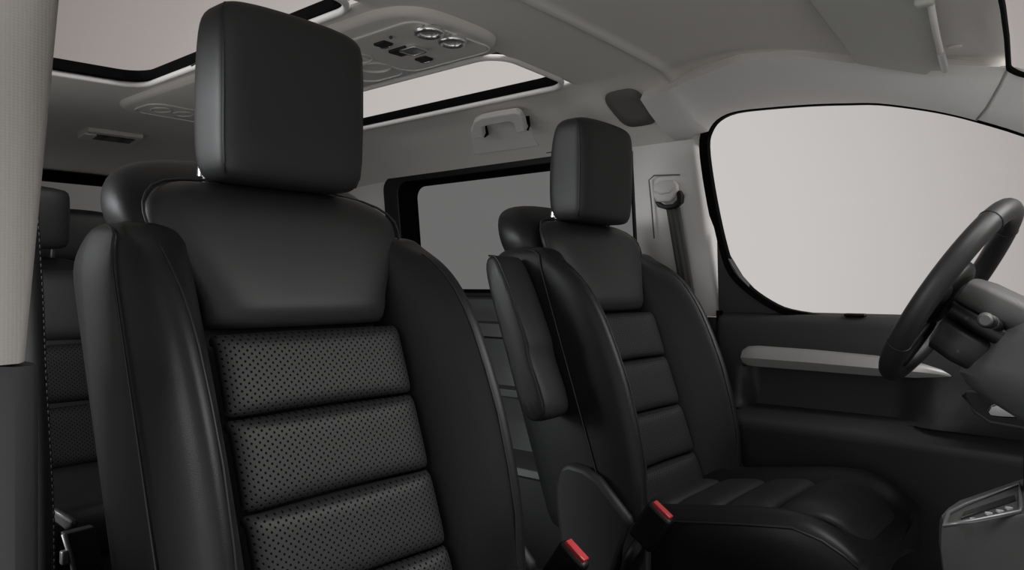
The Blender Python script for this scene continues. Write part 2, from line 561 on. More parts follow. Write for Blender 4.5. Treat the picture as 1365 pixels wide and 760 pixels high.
def grow(pts, k):
    out = []; n = len(pts)
    for i in range(n):
        t = (pts[(i + 1) % n] - pts[i - 1]).normalized()
        o_ = t.cross(WN).normalized()
        if o_.dot(pts[i] - cen) < 0: o_ = -o_
        out.append(pts[i] + o_ * k)
    return out


wid = [.020 if p[0] < 962 and p[1] < 300 else (.014 if p[1] > 300 else .018) for p in glass_px]
go = [grow(gp, w_)[i] for i, w_ in enumerate(wid)]
ring('window_seal', [p - WN * .004 for p in gp], [p - WN * .012 for p in go], WN * .020, RUBBER, win1, bevel=0)
bm = bmesh.new(); bm.faces.new([bm.verts.new(p + WN * .004) for p in grow(gp, .006)])
link('glass_pane', bm, CLEAR, win1, solid=.004)

# ---- roof side rail over the driver door, and windscreen pillar trim (seam between them)
top_px = glass_px[1:12] + glass_px[12:15]
ridge = []
lower = [p - WN * .016 for p in grow(gp, .0035)[3:46]]
ridge_tab = [(-.2, .60, 1.385), (.06, .575, 1.385), (.16, .535, 1.395), (.30, .50, 1.408), (.42, .53, 1.405), (.52, .595, 1.385), (.66, .655, 1.37), (.80, .69, 1.345), (.95, .69, 1.28), (1.15, .70, 1.18), (1.4, .72, 1.05)]
def rid(x):
    return Vector((x, lerp([(a, b) for a, b, c in ridge_tab], x), lerp([(a, c) for a, b, c in ridge_tab], x)))


def rail_sec(lo):
    r = rid(lo.x + .065 * min(1, max(0, (lo.x - .4) / .33)))
    m_ = lo.lerp(r, .35) + Vector((0, -.004, -.012)); m2 = lo.lerp(r, .75) + Vector((0, 0, -.008))
    f = min(1, max(0, (lo.x - .62) / .1))
    top = r + Vector((-.012 * f, .05 - .036 * f, .055 - .049 * f)); out_ = lo + Vector((0, .03, .10 - .065 * f))
    return [lo + Vector((0, .035, .004)), lo, m_, m2, r, r + Vector((-.006 * f, .012 - .006 * f, .016 - .013 * f)), top, out_]


cut = 0.81
rail_lo = []
first = Vector((-.0, side_y(1.3) - .012, 1.302))
xs_r = [(.005, 1.304)] + [(p.x, p.z) for p in lower[1:]]
dense = []
LW = [Vector()] + [p for p in lower if p.x > .06 and p.x < 1.5]
base = [Vector((.005, .768, 1.306)), Vector((.04, .770, 1.304))] + LW[1:]
for a, b in zip(base, base[1:]):
    for k in range(2): dense.append(a.lerp(b, k / 2))
dense.append(base[-1])
A_ = [p for p in dense if p.x < .735]; B_ = [p for p in dense if p.x >= .725]
o = loft('trim_5', [rail_sec(p) for p in A_], TRIM, autosmooth=60); struct(o, 'light grey roof rail cover above the driver window')
o = loft('trim_6', [[q + Vector((0, .003, .003)) for q in rail_sec(p)] for p in B_], TRIM, autosmooth=60); struct(o, 'light grey windscreen pillar cover')
bm = bmesh.new()
sA = rail_sec(A_[-1]); tube_bm(bm, [Vector(q) + Vector((.003, 0, -.0005)) for q in sA[1:6]], .0022, 6)
struct(link('trim_7', bm, mat('seam_grey', (.30, .295, .285), .8)), 'seam between roof rail and windscreen pillar covers')  # thin grey bead along the joint

# ---- windscreen with its black border
w4 = struct(bpy.data.objects.new('window_4', None)); COL.objects.link(w4)
p0 = Vector((.795, 0, 1.338)); p1 = Vector((1.75, 0, .86))
def ws(a, b):
    return p0.lerp(p1, b) + Vector((.035 * (1 - a * a) * (1 - b), a * (.685 + .10 * b), .062 * (1 - a * a) * (1 - b)))


def wl_(o):
    out = []
    for p, q in zip(o, o[1:] + o[:1]):
        n_ = 10 if abs(p[0] - q[0]) > .5 else 1
        out += [(p[0] + (q[0] - p[0]) * k / n_, p[1] + (q[1] - p[1]) * k / n_) for k in range(n_)]
    return out


I = [ws(a, b) for a, b in wl_(rrect(-1.0, 1.0, .007, .97, .03))]; O = [ws(a, b) for a, b in wl_(rrect(-1.02, 1.02, .0, 1.0, .03))]
nw = Vector((.525, 0, .915)).normalized()
ring('window_frame', I, O, nw * .006, RUBBER, w4, bevel=0)
bm = bmesh.new()
loft_bm(bm, [[ws(-1 + i / 8, b) + nw * .014 for i in range(17)] for b in (.01, .25, .5, .75, .99)], closed=False, caps=False)
link('glass_pane', bm, CLEAR, w4, solid=.004)

# ---- flat dark plate: painted shade of a hollow beside the far pillar
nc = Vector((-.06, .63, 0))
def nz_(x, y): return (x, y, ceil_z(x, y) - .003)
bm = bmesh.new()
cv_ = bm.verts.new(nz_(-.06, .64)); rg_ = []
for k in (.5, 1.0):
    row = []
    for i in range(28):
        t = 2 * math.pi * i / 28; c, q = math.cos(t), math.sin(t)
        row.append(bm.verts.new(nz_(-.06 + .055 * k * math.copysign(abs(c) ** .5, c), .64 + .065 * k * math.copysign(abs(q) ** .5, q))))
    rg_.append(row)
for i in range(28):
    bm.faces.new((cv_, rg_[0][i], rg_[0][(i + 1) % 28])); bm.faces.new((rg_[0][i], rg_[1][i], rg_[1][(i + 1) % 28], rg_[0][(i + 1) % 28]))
struct(link('trim_8', bm, mat('niche_shade_grey', (.15, .147, .142), .9), solid=.003), 'dark plate painting the shade of a hollow in the roof side next to the far pillar')

# ================================================================== DRIVER DOOR (door_1)
door = struct(bpy.data.objects.new('door_1', None), 'dark driver door panel with silver strip'); COL.objects.link(door)
def rec(x):
    a = min(1, max(0, (x - .195) / .022)); b = 1 - min(1, max(0, (x - .56) / .10)); a = a * a * (3 - 2 * a); b = b * b * (3 - 2 * b)
    return a * b


secs = []
for i in range(120):
    x = .128 + i * (1.35 - .128) / 119
    k = rec(x)
    bulge = .012 * min(1, max(0, (x - .5) / .3))
    y_in = .775 - bulge
    ledge = .715 - .0 * bulge
    drop = .0 + .025 * max(0, (x - .45)) ** 1.2
    sec = [(.83, .815), (.822, .80), (.812, .785), (.795, y_in), (.74, y_in), (.712, y_in - .002), (.690, y_in), (.684, y_in + .040 * k), (.65, y_in + .046 * k), (.60, y_in + .046 * k - .01 * (1 - k)),
           (.585, y_in + .044 * k - .025 * (1 - k)), (.580, y_in + .010 * k - .035 * (1 - k)), (.578 - drop * .6, ledge + .045), (.560 - drop, ledge + .006), (.550 - drop, ledge), (.53 - drop, ledge + .004), (.44, ledge + .03), (.30, ledge + .05), (.12, ledge + .06)]
    secs.append([(x, y, z) for z, y in sec])
loft('door_panel', secs, DOORP, door, closed=False, caps=False, solid=.03, soff=-1.0, autosmooth=45, normals=False)
# rounded rear edge of the door
tube('door_seal', [(.124, .80, z) for z in (.1, .3, .5, .7, .83)], .008, RUBBER, door)
# pocket liner
tops = ((988, 474), (990, 466), (996, 461.5), (1010, 461), (1080, 466), (1165, 474), (1220, 482), (1255, 492), (1268, 500))
bots = ((988.5, 477), (991, 483), (998, 487), (1010, 488.5), (1080, 494), (1165, 501), (1220, 503.5), (1255, 503), (1268, 501.5))
secs = []
for a, b in zip(tops, bots):
    A_t, B_t = Vy(*a, .768), Vy(*b, .768)
    A_t.x = B_t.x = (A_t.x + B_t.x) / 2
    mid = A_t.lerp(B_t, .58); hgt = (A_t.z - B_t.z)
    secs.append([A_t + Vector((0, .03, 0)), A_t, A_t.lerp(B_t, .15) + Vector((0, -.010 * min(1, hgt / .04), 0)), mid + Vector((0, -.020 * min(1, hgt / .04), 0)), mid + Vector((0, -.019 * min(1, hgt / .04), -.002)), B_t + Vector((0, -.002, 0)), B_t + Vector((0, .03, 0))])
loft('silver_strip', secs, SILVER, door, autosmooth=35)
bz = [Vy(*p, .75) for p in ((1284, 527), (1290, 522), (1312, 523), (1345, 530), (1420, 535), (1450, 555), (1430, 572), (1365, 570), (1320, 562), (1300, 550))]
prism('handle_recess', bz, (0, .02, 0), PLASTIC_B, door, bevel=.003)
tube('recess_rim', bz, .0035, PLASTIC_G, door, n=8, closed=True)
h = [Vy(*p, .735) for p in ((1314, 549), (1320, 540), (1332, 537), (1342, 545), (1380, 549), (1420, 552), (1420, 560), (1370, 560), (1330, 558), (1318, 556))]
prism('door_handle', h, (0, .02, 0), CHROME, door, bevel=.005)
cf = [W(*p, -.004) for p in ((955, 300), (968, 340), (985, 368), (1008, 393), (1032, 410), (1060, 420), (1060, 428), (958, 428))]
prism('corner_trim', cf, (0, .03, 0), DOORP, door, bevel=.002)
# small window switch strip on the belt line
box('lock_slider', Vy(1140, 420, .80), (.05, .02, .008), PLASTIC_B, door)


# ================================================================== SEATS
def xp(z): return .03 - .344 * (z - .83)
UMAX = [(.30, .05), (.40, .06), (.46, .075), (.527, .097), (.60, .108), (.69, .115), (.76, .112), (.826, .105), (.86, .097), (.893, .085), (.92, .068), (.945, .045), (.962, .02), (.975, -.012)]
XS = [(.172, -.03), (.186, .008), (.212, .054), (.236, .096), (.254, .107), (.273, .104), (.282, .055), (.286, -.012), (.287, -.09), (.283, -.165), (.267, -.200), (.22, -.205), (.17, -.2), (.16, -.11)]


def superloop(z, w, xf, xb, n=28, e=3.2):
    pts = []
    cx = (xf + xb) / 2; hx = (xf - xb) / 2
    for i in range(n):
        t = 2 * math.pi * i / n
        c, s = math.cos(t), math.sin(t)
        pts.append((cx + hx * math.copysign(abs(c) ** (2 / e), c), w * math.copysign(abs(s) ** (2 / e), s), z))
    return pts


def grid_patch(name, zs, wf, uf, m, parent, nc=21, solid=.02, sub=1):
    rows = []
    for z in zs:
        w = wf(z)
        rows.append([(xp(z) + uf(z, c), w * c, z) for c in [-1 + 2 * i / (nc - 1) for i in range(nc)]])
    bm = bmesh.new(); loft_bm(bm, rows, closed=False, caps=False)
    # every patch faces forward (+x)
    bm.normal_update()
    if sum(f.normal.x for f in bm.faces) < 0: bmesh.ops.reverse_faces(bm, faces=bm.faces[:])
    return link(name, bm, m, parent, solid=solid, soff=-1, sub=sub, normals=False)


def make_headrest(parent, z0=1.055, z1=1.312, xo=0.0, wk=1.0, yo=0.0):
    H = z1 - z0
    tab = [(.0, .100, -.030, -.085), (.012, .112, -.016, -.095), (.035, .121, -.008, -.104), (.10, .126, -.002, -.112), (.2, .128, .0, -.116), (.45, .129, .002, -.116), (.7, .129, .002, -.110), (.85, .129, .0, -.102), (.925, .127, -.004, -.094), (.965, .121, -.010, -.086), (.99, .108, -.022, -.074), (1.0, .085, -.034, -.06)]
    tab = [(f, w * 1.035, a, b) for f, w, a, b in tab]
    secs = []
    for f, w, xf, xb in tab:
        s = superloop(z0 + H * f, w * wk, xf + xo, xb + xo, 40, 5.5)
        # crown: the top line arches across the width
        k = max(0, (f - .6) / .4)
        secs.append([(x, y, z - .007 * k * (y / .12) ** 2) for x, y, z in s])
    hr = loft('headrest', secs, LEATHER, parent, sub=1)
    hr.location.y = yo
    # side seam piping on both flanks
    for sg in (-1, 1):
        pts = []
        for f, w, xf, xb in tab[2:11]:
            k = max(0, (f - .6) / .4)
            pts.append((xf + xo - .0155, sg * (w * wk * .955), z0 + H * f - .007 * k))
        tube('headrest_piping', pts, .0022, PIPING, hr, n=6)
        pts = [(xo - .113, sg * .1255 * wk, z0 + H * .66), (xo - .085, sg * .1295 * wk, z0 + H * .66), (xo - .06, sg * .130 * wk, z0 + H * .62), (xo - .048, sg * .130 * wk, z0 + H * .5), (xo - .048, sg * .129 * wk, z0 + H * .25), (xo - .055, sg * .124 * wk, z0 + H * .05)]
        tube('headrest_seam', pts, .0013, PIPING, hr, n=6)
        cyl('headrest_post', (xo - .103, sg * .112 * wk, z0 - .06), (xo - .088, sg * .112 * wk, z0 + .03), .0065, GREYM, hr)
        cyl('post_collar', (xo - .100, sg * .112 * wk, z0 + .012), (xo - .097, sg * .112 * wk, z0 + .026), .011, BRIGHT, hr)
    return hr


def front_seat(name, loc, label, inner, armrest, hrz=1.315, wk=1.0, hy=0.0):
    r = empty(name, loc, label, 'seat')
    # ---- backrest body
    tabw = [(.34, .175), (.45, .175), (.80, .175), (.86, .180), (.92, .200), (.955, .222), (.985, .240), (1.01, .247), (1.035, .244), (1.06, .232), (1.078, .212), (1.092, .18), (1.100, .13), (1.103, .07)]
    tabf = [(.3, -.03), (.9, -.03), (1.0, -.028), (1.035, -.034), (1.06, -.052), (1.078, -.070), (1.092, -.088), (1.100, -.105), (1.103, -.118)]
    tabb = [(.3, -.19), (.9, -.19), (.98, -.185), (1.035, -.182), (1.06, -.178), (1.078, -.172), (1.092, -.160), (1.100, -.148), (1.103, -.135)]
    core = loft('backrest', [superloop(z, lerp(tabw, z), xp(z) + lerp(tabf, z), xp(z) + lerp(tabb, z), 32, 3.0) for z, _ in tabw], LEATHER_D, r, sub=1)
    # ---- upper smooth panel
    wt_ = [(.832, .170), (.86, .172), (.88, .176), (.90, .183), (.92, .193), (.94, .206), (.96, .220), (.98, .230), (1.0, .233), (1.015, .231), (1.03, .222), (1.042, .208), (1.052, .185), (1.058, .155)]

    def uu(z, c):
        e = abs(c)
        u = .010 * (1 - e ** 4) - .018 * e ** 8
        if z > 1.0: u -= .034 * ((z - 1.0) / .058) ** 2.5
        if z < .86: u -= .020 * ((.86 - z) / .028) ** 3
        if z < .9: u -= .006 * e ** 3
        return u
    up = grid_patch('upper_panel', [z for z, _ in wt_], lambda z: lerp(wt_, z), uu, LEATHER, r)
    edge = [(xp(z) + uu(z, -1.0) + .003, -lerp(wt_, z), z) for z, _ in wt_[6:]]
    topz = wt_[-1][0]
    edge += [(xp(topz) + uu(topz, c) + .003, lerp(wt_, topz) * c, topz + .001) for c in (-.7, -.4, 0, .4, .7)]
    edge += [(xp(z) + uu(z, 1.0) + .003, lerp(wt_, z), z) for z, _ in reversed(wt_[6:])]
    tube('panel_piping', edge, .0022, PIPING, up, n=6)
    # ---- perforated cushions of the centre
    cuts = [.832, .718, .598, .482, .36]
    for a, b in zip(cuts, cuts[1:]):
        zs = [b + (a - b) * t for t in (0, .015, .04, .08, .15, .3, .5, .7, .82, .9, .95, .98, 1)]

        def up_(z, c, a=a, b=b):
            t = 2 * (z - b) / (a - b) - 1
            e = abs(c)
            k = t ** 10 if t < 0 else t ** 12
            return .008 - .026 * k * (1 - .55 * e ** 2) - .010 * e ** 12
        grid_patch('perforated_panel', zs, lambda z: .172, up_, PERF, r, nc=25)
    # ---- side bolsters
    zs = [.34, .40, .46, .527, .60, .69, .76, .826, .86, .893, .92, .94, .955, .967, .976]
    for sg in (-1, 1):
        secs = []; s1 = []; s2 = []; s3 = []
        for z in zs:
            um = lerp(UMAX, z); k = um / .105
            tz = max(0, (z - .91) / .066)
            sec = []
            for v, u in XS:
                if u > 0: u2 = u * k if k > 0 else k * .02
                else: u2 = min(u, um - .012) if um < .02 else u
                u2 = u2 if u2 > -.12 else u2 + .055 * tz ** 2
                vv = v - .012 * tz ** 2 * (1 if v > .22 else 0)
                sec.append((xp(z) + u2, sg * vv, z))
            secs.append(sec)
            s1.append(Vector(sec[7]) + Vector((.002, sg * .002, 0)))
            s2.append(Vector(sec[3]).lerp(Vector(sec[4]), .55) + Vector((-.0015, 0, 0)))
        # rounded top
        lastc = Vector((sum(p[0] for p in secs[-1]) / 14, sum(p[1] for p in secs[-1]) / 14, 0))
        for dz, f in ((.007, .86), (.011, .6), (.012, .25)):
            secs.append([(lastc.x + (p[0] - lastc.x) * f, lastc.y + (p[1] - lastc.y) * f, .976 + dz) for p in secs[len(zs) - 1]])
        b_ = loft('side_bolster', secs, LEATHER_D, r, sub=1)
        s1.append(Vector((s1[-1].x - .03, s1[-1].y - sg * .004, .982)))
        tube('bolster_piping', s1[1:], .0018, PIPING, b_, n=6)
        tube('bolster_piping', s2[1:-2], .0020, PIPING, b_, n=6)
    make_headrest(r, z1=hrz, yo=hy)
    r.scale = (1, wk, 1)
    # ---- seat cushion: lofted along x
    def zc(x): return .405 + .165 * (x - .15) if x < .52 else .466 - .9 * (x - .52) ** 2 * 4
    secs = []
    for x in (.02, .06, .15, .25, .35, .45, .53, .58, .615, .638, .648):
        z = zc(x); f = max(0, (x - .5) / .15)
        rh = .030 * (1 - f * .5); w = .268 - .02 * f ** 2; bot = .27 + .05 * f + .06 * f ** 3
        half = [(0, z), (.09, z), (.150, z - .004), (.172, z + .004), (.195, z + rh * .8), (.222, z + rh), (.245, z + rh * .75), (w - .004, z + rh * .1), (w, z - .05), (w - .004, z - .12), (w - .03, bot)]
        loop = [(x, -y, q) for y, q in half[::-1]] + [(x, y, q) for y, q in half[1:]]
        secs.append(loop)
    cu = loft('seat_cushion', secs, LEATHER_D, r, sub=1)
    for sg in (-1, 1):
        tube('cushion_piping', [(s_[20 - 3 if sg > 0 else 3][0], s_[17 if sg > 0 else 3][1] + sg * .001, s_[17 if sg > 0 else 3][2] + .0005) for s_ in secs[1:-1]], .0025, PIPING, cu, n=6)
    for a, b in ((.12, .235), (.235, .345), (.345, .455), (.455, .643)):
        rows = []
        for t in (0, .02, .05, .1, .2, .35, .5, .65, .8, .9, .95, .98, 1):
            x = a + (b - a) * t; q = 2 * t - 1
            k = abs(q) ** 7 if not (b > .6 and q > 0) else 0
            wq = .158 * (1 - .30 * max(0, (x - .53) / .11) ** 2)
            rows.append([(x, wq * c, zc(x) + .020 - .022 * k - .016 * abs(c) ** 8 - (.0 if b < .6 else .9 * max(0, x - .575) ** 1.25)) for c in [-1 + i / 8 for i in range(17)]])
        bm = bmesh.new(); loft_bm(bm, rows, closed=False, caps=False); bm.normal_update()
        if sum(f_.normal.z for f_ in bm.faces) < 0: bmesh.ops.reverse_faces(bm, faces=bm.faces[:])
        link('cushion_panel', bm, LEATHER, r, solid=.02, soff=-1, sub=1, normals=False)
    # ---- pedestal and rails
    bm = bmesh.new(); box_bm(bm, (.28, 0, .17), (.50, .42, .26))
    link('seat_pedestal', bm, PLASTIC_B, r, bevel=.02, autosmooth=40)
    # ---- recliner shields
    for sg in (-1, 1):
        y = sg * .285
        pts = [(.038, y, .47), (.052, y, .512), (.075, y, .522), (.115, y, .518), (.150, y, .503), (.185, y, .47), (.222, y, .435), (.226, y, .42), (.190, y, .32), (.175, y, .18), (.10, y, .16), (.06, y, .30), (.04, y, .42)]
        sh = prism('recliner_shield', pts, (0, sg * .028, 0), PLASTIC, r, bevel=.012)
        if sg == inner:
            pt2 = [(.205, y, .40), (.232, y, .428), (.262, y, .41), (.262, y, .31), (.200, y, .29)]
            prism('shield_cap', pt2, (0, sg * .022, 0), PLASTIC, sh, bevel=.006)
    # ---- buckle on the inner side
    y = inner * .315
    M = Matrix.Rotation(math.radians(34), 3, 'Y')
    bx = Vector((.275, y, .430))
    ax = M @ Vector((0, 0, 1))
    bk = box('seat_belt_buckle', bx, (.058, .024, .085), PLASTIC_B, r, M=M, bevel=.007)
    box('release_button', bx + ax * .0425 + M @ Vector((0, 0, 0)), (.044, .016, .012), RED, bk, M=M, bevel=.002)
    tube('buckle_stalk', [bx - ax * .04, bx - ax * .09, (.20, y - inner * .01, .26)], .013, PLASTIC_B, bk, n=8)
    if armrest:
        y0 = inner * .290; th = inner * .105
        cl = [(1.0, 0)]
        # profile in (x, z): padded arm standing folded up beside the backrest
        P = [(-.098, .925), (-.100, .95), (-.09, .966), (-.072, .965), (-.058, .95), (-.03, .90), (-.005, .845), (.016, .80), (.026, .775), (.027, .755), (.036, .73), (.055, .69), (.070, .65), (.070, .632), (.058, .618), (.035, .612), (.015, .622), (.0, .65), (-.02, .71), (-.05, .79), (-.08, .87)]
        ce = Vector((-.012, 0, .79))
        secs = []
        for f, s_ in ((0, .90), (.06, .965), (.18, 1.0), (.5, 1.0), (.82, 1.0), (.94, .965), (1.0, .90)):
            secs.append([(ce.x + (px_ - ce.x) * (s_ if s_ == 1 else 1 - (1 - s_) * 1.0), y0 + th * f, ce.z + (pz_ - ce.z) * (1 - (1 - s_) * .35)) for px_, pz_ in P])
        ar = loft('armrest', secs, LEATHER, r, sub=1)
        yo = y0 + th * .93
        tube('armrest_piping', [(ce.x + (a - ce.x) * .97, yo, ce.z + (b - ce.z) * .99) for a, b in P[2:15]], .0022, PIPING, ar, n=6)
        cyl('armrest_pivot', (.03, inner * .25, .655), (.03, y0 + th * .3, .655), .018, PLASTIC_B, ar)
    return r


SEAT_Y = .448
front_seat('front_seat', (0, -.441, 0), 'large black leather seat nearest the camera with perforated centre panels', 1, False, 1.330, .985, -.003)
front_seat('front_seat', (0, .448, 0), 'black leather driver seat with raised armrest facing the steering wheel', -1, True, 1.312, .925)


def rear_seat(loc, label, hz, tall, shield=True):
    r = empty('rear_seat', loc, label, 'seat')
    tabw = [(.38, .215), (.5, .225), (.85, .225), (.92, .215), (.955, .195), (.972, .165), (.98, .12)]
    tw = [(z, w) for z, w in tabw]
    f = lambda z: 0 if z < .9 else -.05 * ((z - .9) / .08) ** 2
    loft('backrest', [superloop(z, w, xp(z) + .0 + f(z), xp(z) - .13 - f(z) * .6, 28, 3.6) for z, w in tw], LEATHER_D, r, sub=1)
    cuts = [.945, .745, .585, .425]
    for i, (a, b) in enumerate(zip(cuts, cuts[1:])):
        zs = [b + (a - b) * t for t in (0, .02, .05, .1, .2, .4, .6, .8, .9, .95, .98, 1)]

        def up_(z, c, a=a, b=b):
            t = 2 * (z - b) / (a - b) - 1
            return .014 - .026 * abs(t) ** 9 - .016 * abs(c) ** 8
        grid_patch('back_panel', zs, lambda z: .20, up_, LEATHER if i == 0 else PERF, r, nc=17)
    make_headrest(r, hz, hz + tall, .0)
    bm = bmesh.new()
    secs = []
    for x in (.06, .15, .3, .45, .52, .55):
        z = .43 + .04 * x - (.0 if x < .5 else .6 * (x - .5)); w = .235
        secs.append([(x, -w, .30), (x, -w, z - .03), (x, -w + .03, z), (x, 0, z - .005), (x, w - .03, z), (x, w, z - .03), (x, w, .30)])
    loft('seat_cushion', secs, LEATHER_D, r, sub=1)
    bm = bmesh.new(); box_bm(bm, (.25, 0, .16), (.46, .40, .30))
    link('seat_pedestal', bm, PLASTIC_B, r, bevel=.01, autosmooth=40)
    return r


rear_seat((-1.28, -.45, 0), 'dark rear seat partly hidden behind the light near pillar and large front seat', 1.0, .175)
rear_seat((-1.80, -.12, 0), 'rearmost dark seat, only its headrest showing before the back window', .98, .185)


# ================================================================== STEERING
sw_ = empty('steering_wheel', (.735, SEAT_Y, .885), 'black leather steering wheel in front of the driver window', 'steering wheel')
TA = math.radians(32)
n_ = Vector((-math.cos(TA), 0, math.sin(TA))); u_ = Vector((math.sin(TA), 0, math.cos(TA))); l_ = Vector((0, 1, 0))
RR = .176


def wp(a, r=RR, off=0.0): return u_ * math.sin(a) * r + l_ * math.cos(a) * r + n_ * off


tube('rim', [wp(2 * math.pi * i / 64) for i in range(64)], .0195, LEATHER, sw_, n=16, closed=True)
rimo = sw_.children[0]
for a in (55, 125, 215, 325):
    c = wp(math.radians(a)); t = (wp(math.radians(a + 1)) - wp(math.radians(a - 1))).normalized()
    s1 = t.cross(n_).normalized()
    tube('rim_seam', [c + (n_ * math.cos(q) + s1 * math.sin(q)) * .0196 for q in [2 * math.pi * k / 20 for k in range(20)]], .0011, PIPING, rimo, n=5, closed=True)
# hub pad with rounded outline
secs = []
for off, f in ((-.012, .6), (-.014, .8), (-.006, .95), (.006, 1.0), (.018, .9), (.024, .6)):
    secs.append([wp(2 * math.pi * i / 28, .075 * f * (1.0 + .10 * math.cos(2 * 2 * math.pi * i / 28)), off) for i in range(28)])
loft('hub', secs, PLASTIC_B, sw_, sub=1)
for a in (0, 180, 270):
    c1, c2 = wp(math.radians(a), .05, -.004), wp(math.radians(a), RR - .008, -.002)
    sp = tube('spoke', [c1, c1.lerp(c2, .4), c1.lerp(c2, .75), c2], .012, PLASTIC_B, sw_, n=12, flat=(.022, .011, n_), sub=1)
# steering column with shroud and stalks
colm = empty('steering_column', (.735, SEAT_Y, .885), 'black steering column shroud with control stalks behind the wheel', 'steering column')
d_ = -n_
def cs(off, wu, wd, wl, e=4):
    pts = []
    for i in range(28):
        t = 2 * math.pi * i / 28; c, s = math.cos(t), math.sin(t)
        a = math.copysign(abs(c) ** (2 / e), c) * wl; b = math.copysign(abs(s) ** (2 / e), s); b = (b + 1) / 2 * (wu + wd) - wd
        pts.append(d_ * off + l_ * a + u_ * b)
    return pts
loft('upper_shroud', [cs(.018, .030, .004, .066), cs(.024, .046, .004, .076), cs(.05, .052, .004, .079), cs(.11, .055, .004, .078), cs(.20, .05, .004, .07)], PLASTIC_G, colm, autosmooth=45)
loft('shroud_band', [cs(.020, .004, .034, .070), cs(.026, .004, .034, .077), cs(.12, .004, .036, .078), cs(.20, .004, .036, .07)], PLASTIC_B, colm, autosmooth=45)
loft('lower_shroud', [cs(.024, -.032, .085, .068, 5), cs(.030, -.032, .096, .075, 5), cs(.07, -.034, .099, .077, 5), cs(.105, -.034, .096, .076, 5), cs(.115, -.034, .085, .070, 5)], PLASTIC, colm, autosmooth=45)
for sg in (-1, 1):
    b0 = d_ * .100 + l_ * sg * .07 - u_ * .002
    b1 = b0 + l_ * sg * .095 + u_ * .008 - d_ * .012
    sk = tube('control_stalk', [b0, b0.lerp(b1, .3), b0.lerp(b1, .6), b1], [.010, .0095, .011, .0125], PLASTIC_B, colm, n=14)
    cyl('stalk_cap', b1 - l_ * sg * .002, b1 + l_ * sg * .006, .0125, PLASTIC_G, sk, r2=.008)
    tube('stalk_ring', [b0.lerp(b1, .62) + (u_ * math.cos(q) + d_ * math.sin(q)) * .0113 for q in [2 * math.pi * k / 16 for k in range(16)]], .001, PLASTIC_G, sk, n=5, closed=True)
cyl('steering_shaft', d_ * .02, d_ * .3, .022, PLASTIC_B, colm)
for q in ((.055, .016), (.075, .072)):
    cyl('shroud_screw', d_ * q[0] + l_ * -.074 + u_ * -q[1], d_ * q[0] + l_ * -.0790 + u_ * -q[1], .003, DOORP, colm)

# dashboard: driver side body and instrument hood
dash = empty('dashboard', (1.05, 0, .6), 'grey dashboard with instrument hood at the right edge', 'dashboard')
def dsec(y, dx=0.0, hood=0.0):
    P = [(1.36, .87), (1.10, .872), (.99, .868), (.93, .86), (.87, .85), (.83, .842), (.80, .825), (.775, .79), (.750, .765), (.738, .746), (.748, .726), (.772, .705), (.84, .662), (.92, .61), (1.0, .50), (1.10, .46), (1.36, .45)]
    return [(x + dx - 1.05, y, z - .6) for x, z in P]
loft('dash_body', [dsec(.79, .10), dsec(.775, .06), dsec(.74, .02), dsec(.66, .0), dsec(.56, .0), dsec(.50, .005), dsec(.40, .02), dsec(.32, .06), dsec(.24, .16), dsec(.19, .24), dsec(.0, .27), dsec(-.4, .30), dsec(-.78, .32)], PLASTIC_G, dash, autosmooth=50)
hs = []
for x, hw, zt in ((.885, .165, .880), (.895, .172, .888), (.94, .18, .895), (.99, .175, .890), (1.06, .16, .872)):
    loop = []
    for i in range(21):
        t = math.pi * i / 20
        loop.append((x - 1.05 + .02 * abs(math.cos(t)), SEAT_Y + hw * math.cos(t), zt - .6 - .055 * (1 - math.sin(t) ** .6)))
    loop += [(x - 1.05 + .02, SEAT_Y - hw * .95, zt - .67), (x - 1.05 + .02, SEAT_Y + hw * .95, zt - .67)]
    hs.append(loop)
loft('instrument_hood', hs, PLASTIC, dash, autosmooth=45)

# centre console at the lower right
cc = empty('gear_console', (.9, .0, .3), 'grey gear selector console at the lower right corner', 'console')
Rc = lambda x, y, z: (x - .9, y, z - .3)
k0 = Vz(1258, 697, .585)
A = [(1256, 700), (1253, 692), (1262, 682), (1278, 671), (1365, 641), (1405, 629), (1408, 682), (1365, 690)]
topp = [Vz(*p, .585 + 0.0) for p in A]
def tilt(p): return Vector((p.x, p.y, .585 + .22 * (p.x - .80)))
topp = []
for px_, py_ in A:
    q = V(px_, py_, (.80, 0, .585), Vector((-.22, 0, 1)))
    topp.append(q)
secs = []
cen_ = sum(topp, Vector()) / len(topp)
for dz, f in ((0.004, .97), (0, 1.0), (-.012, 1.015), (-.03, 1.02), (-.06, .97), (-.11, .9), (-.22, .84)):
    secs.append([(cen_ + (p - cen_) * f) + Vector((0, 0, dz)) - Vector((.9, 0, .3)) for p in topp])
cb = loft('console_body', secs, mat('gear_console_plastic', (.055, .055, .055), .5, bump=.3, bscale=900), cc, autosmooth=40)
tp = lambda px_, py_, d=.0065: V(px_, py_, (.80, 0, .585 + d), Vector((-.22, 0, 1))) - Vector((.9, 0, .3))
tube('console_trim', [tp(*p) for p in ((1259, 701), (1264, 684), (1285, 673), (1359, 645), (1361, 676), (1359, 682), (1300, 694))], .0028, GREYM, cc, n=8, closed=True)
prism('display', [tp(*p, .0045) for p in ((1281, 693), (1285, 685), (1353, 662), (1354, 668))], (0, 0, .003), SCREEN, cc, bevel=.0005)
for p in ((1298, 694), (1318, 686), (1333, 683), (1345, 679)):
    q = tp(*p, .004); cyl('console_button', q, q + Vector((0, 0, .0025)), .0045, SILVER, cc, n=16)
q = tp(1388, 655, 0); box('gear_lever', q + Vector((0, 0, .04)), (.04, .05, .09), PLASTIC_B, cc, bevel=.012)

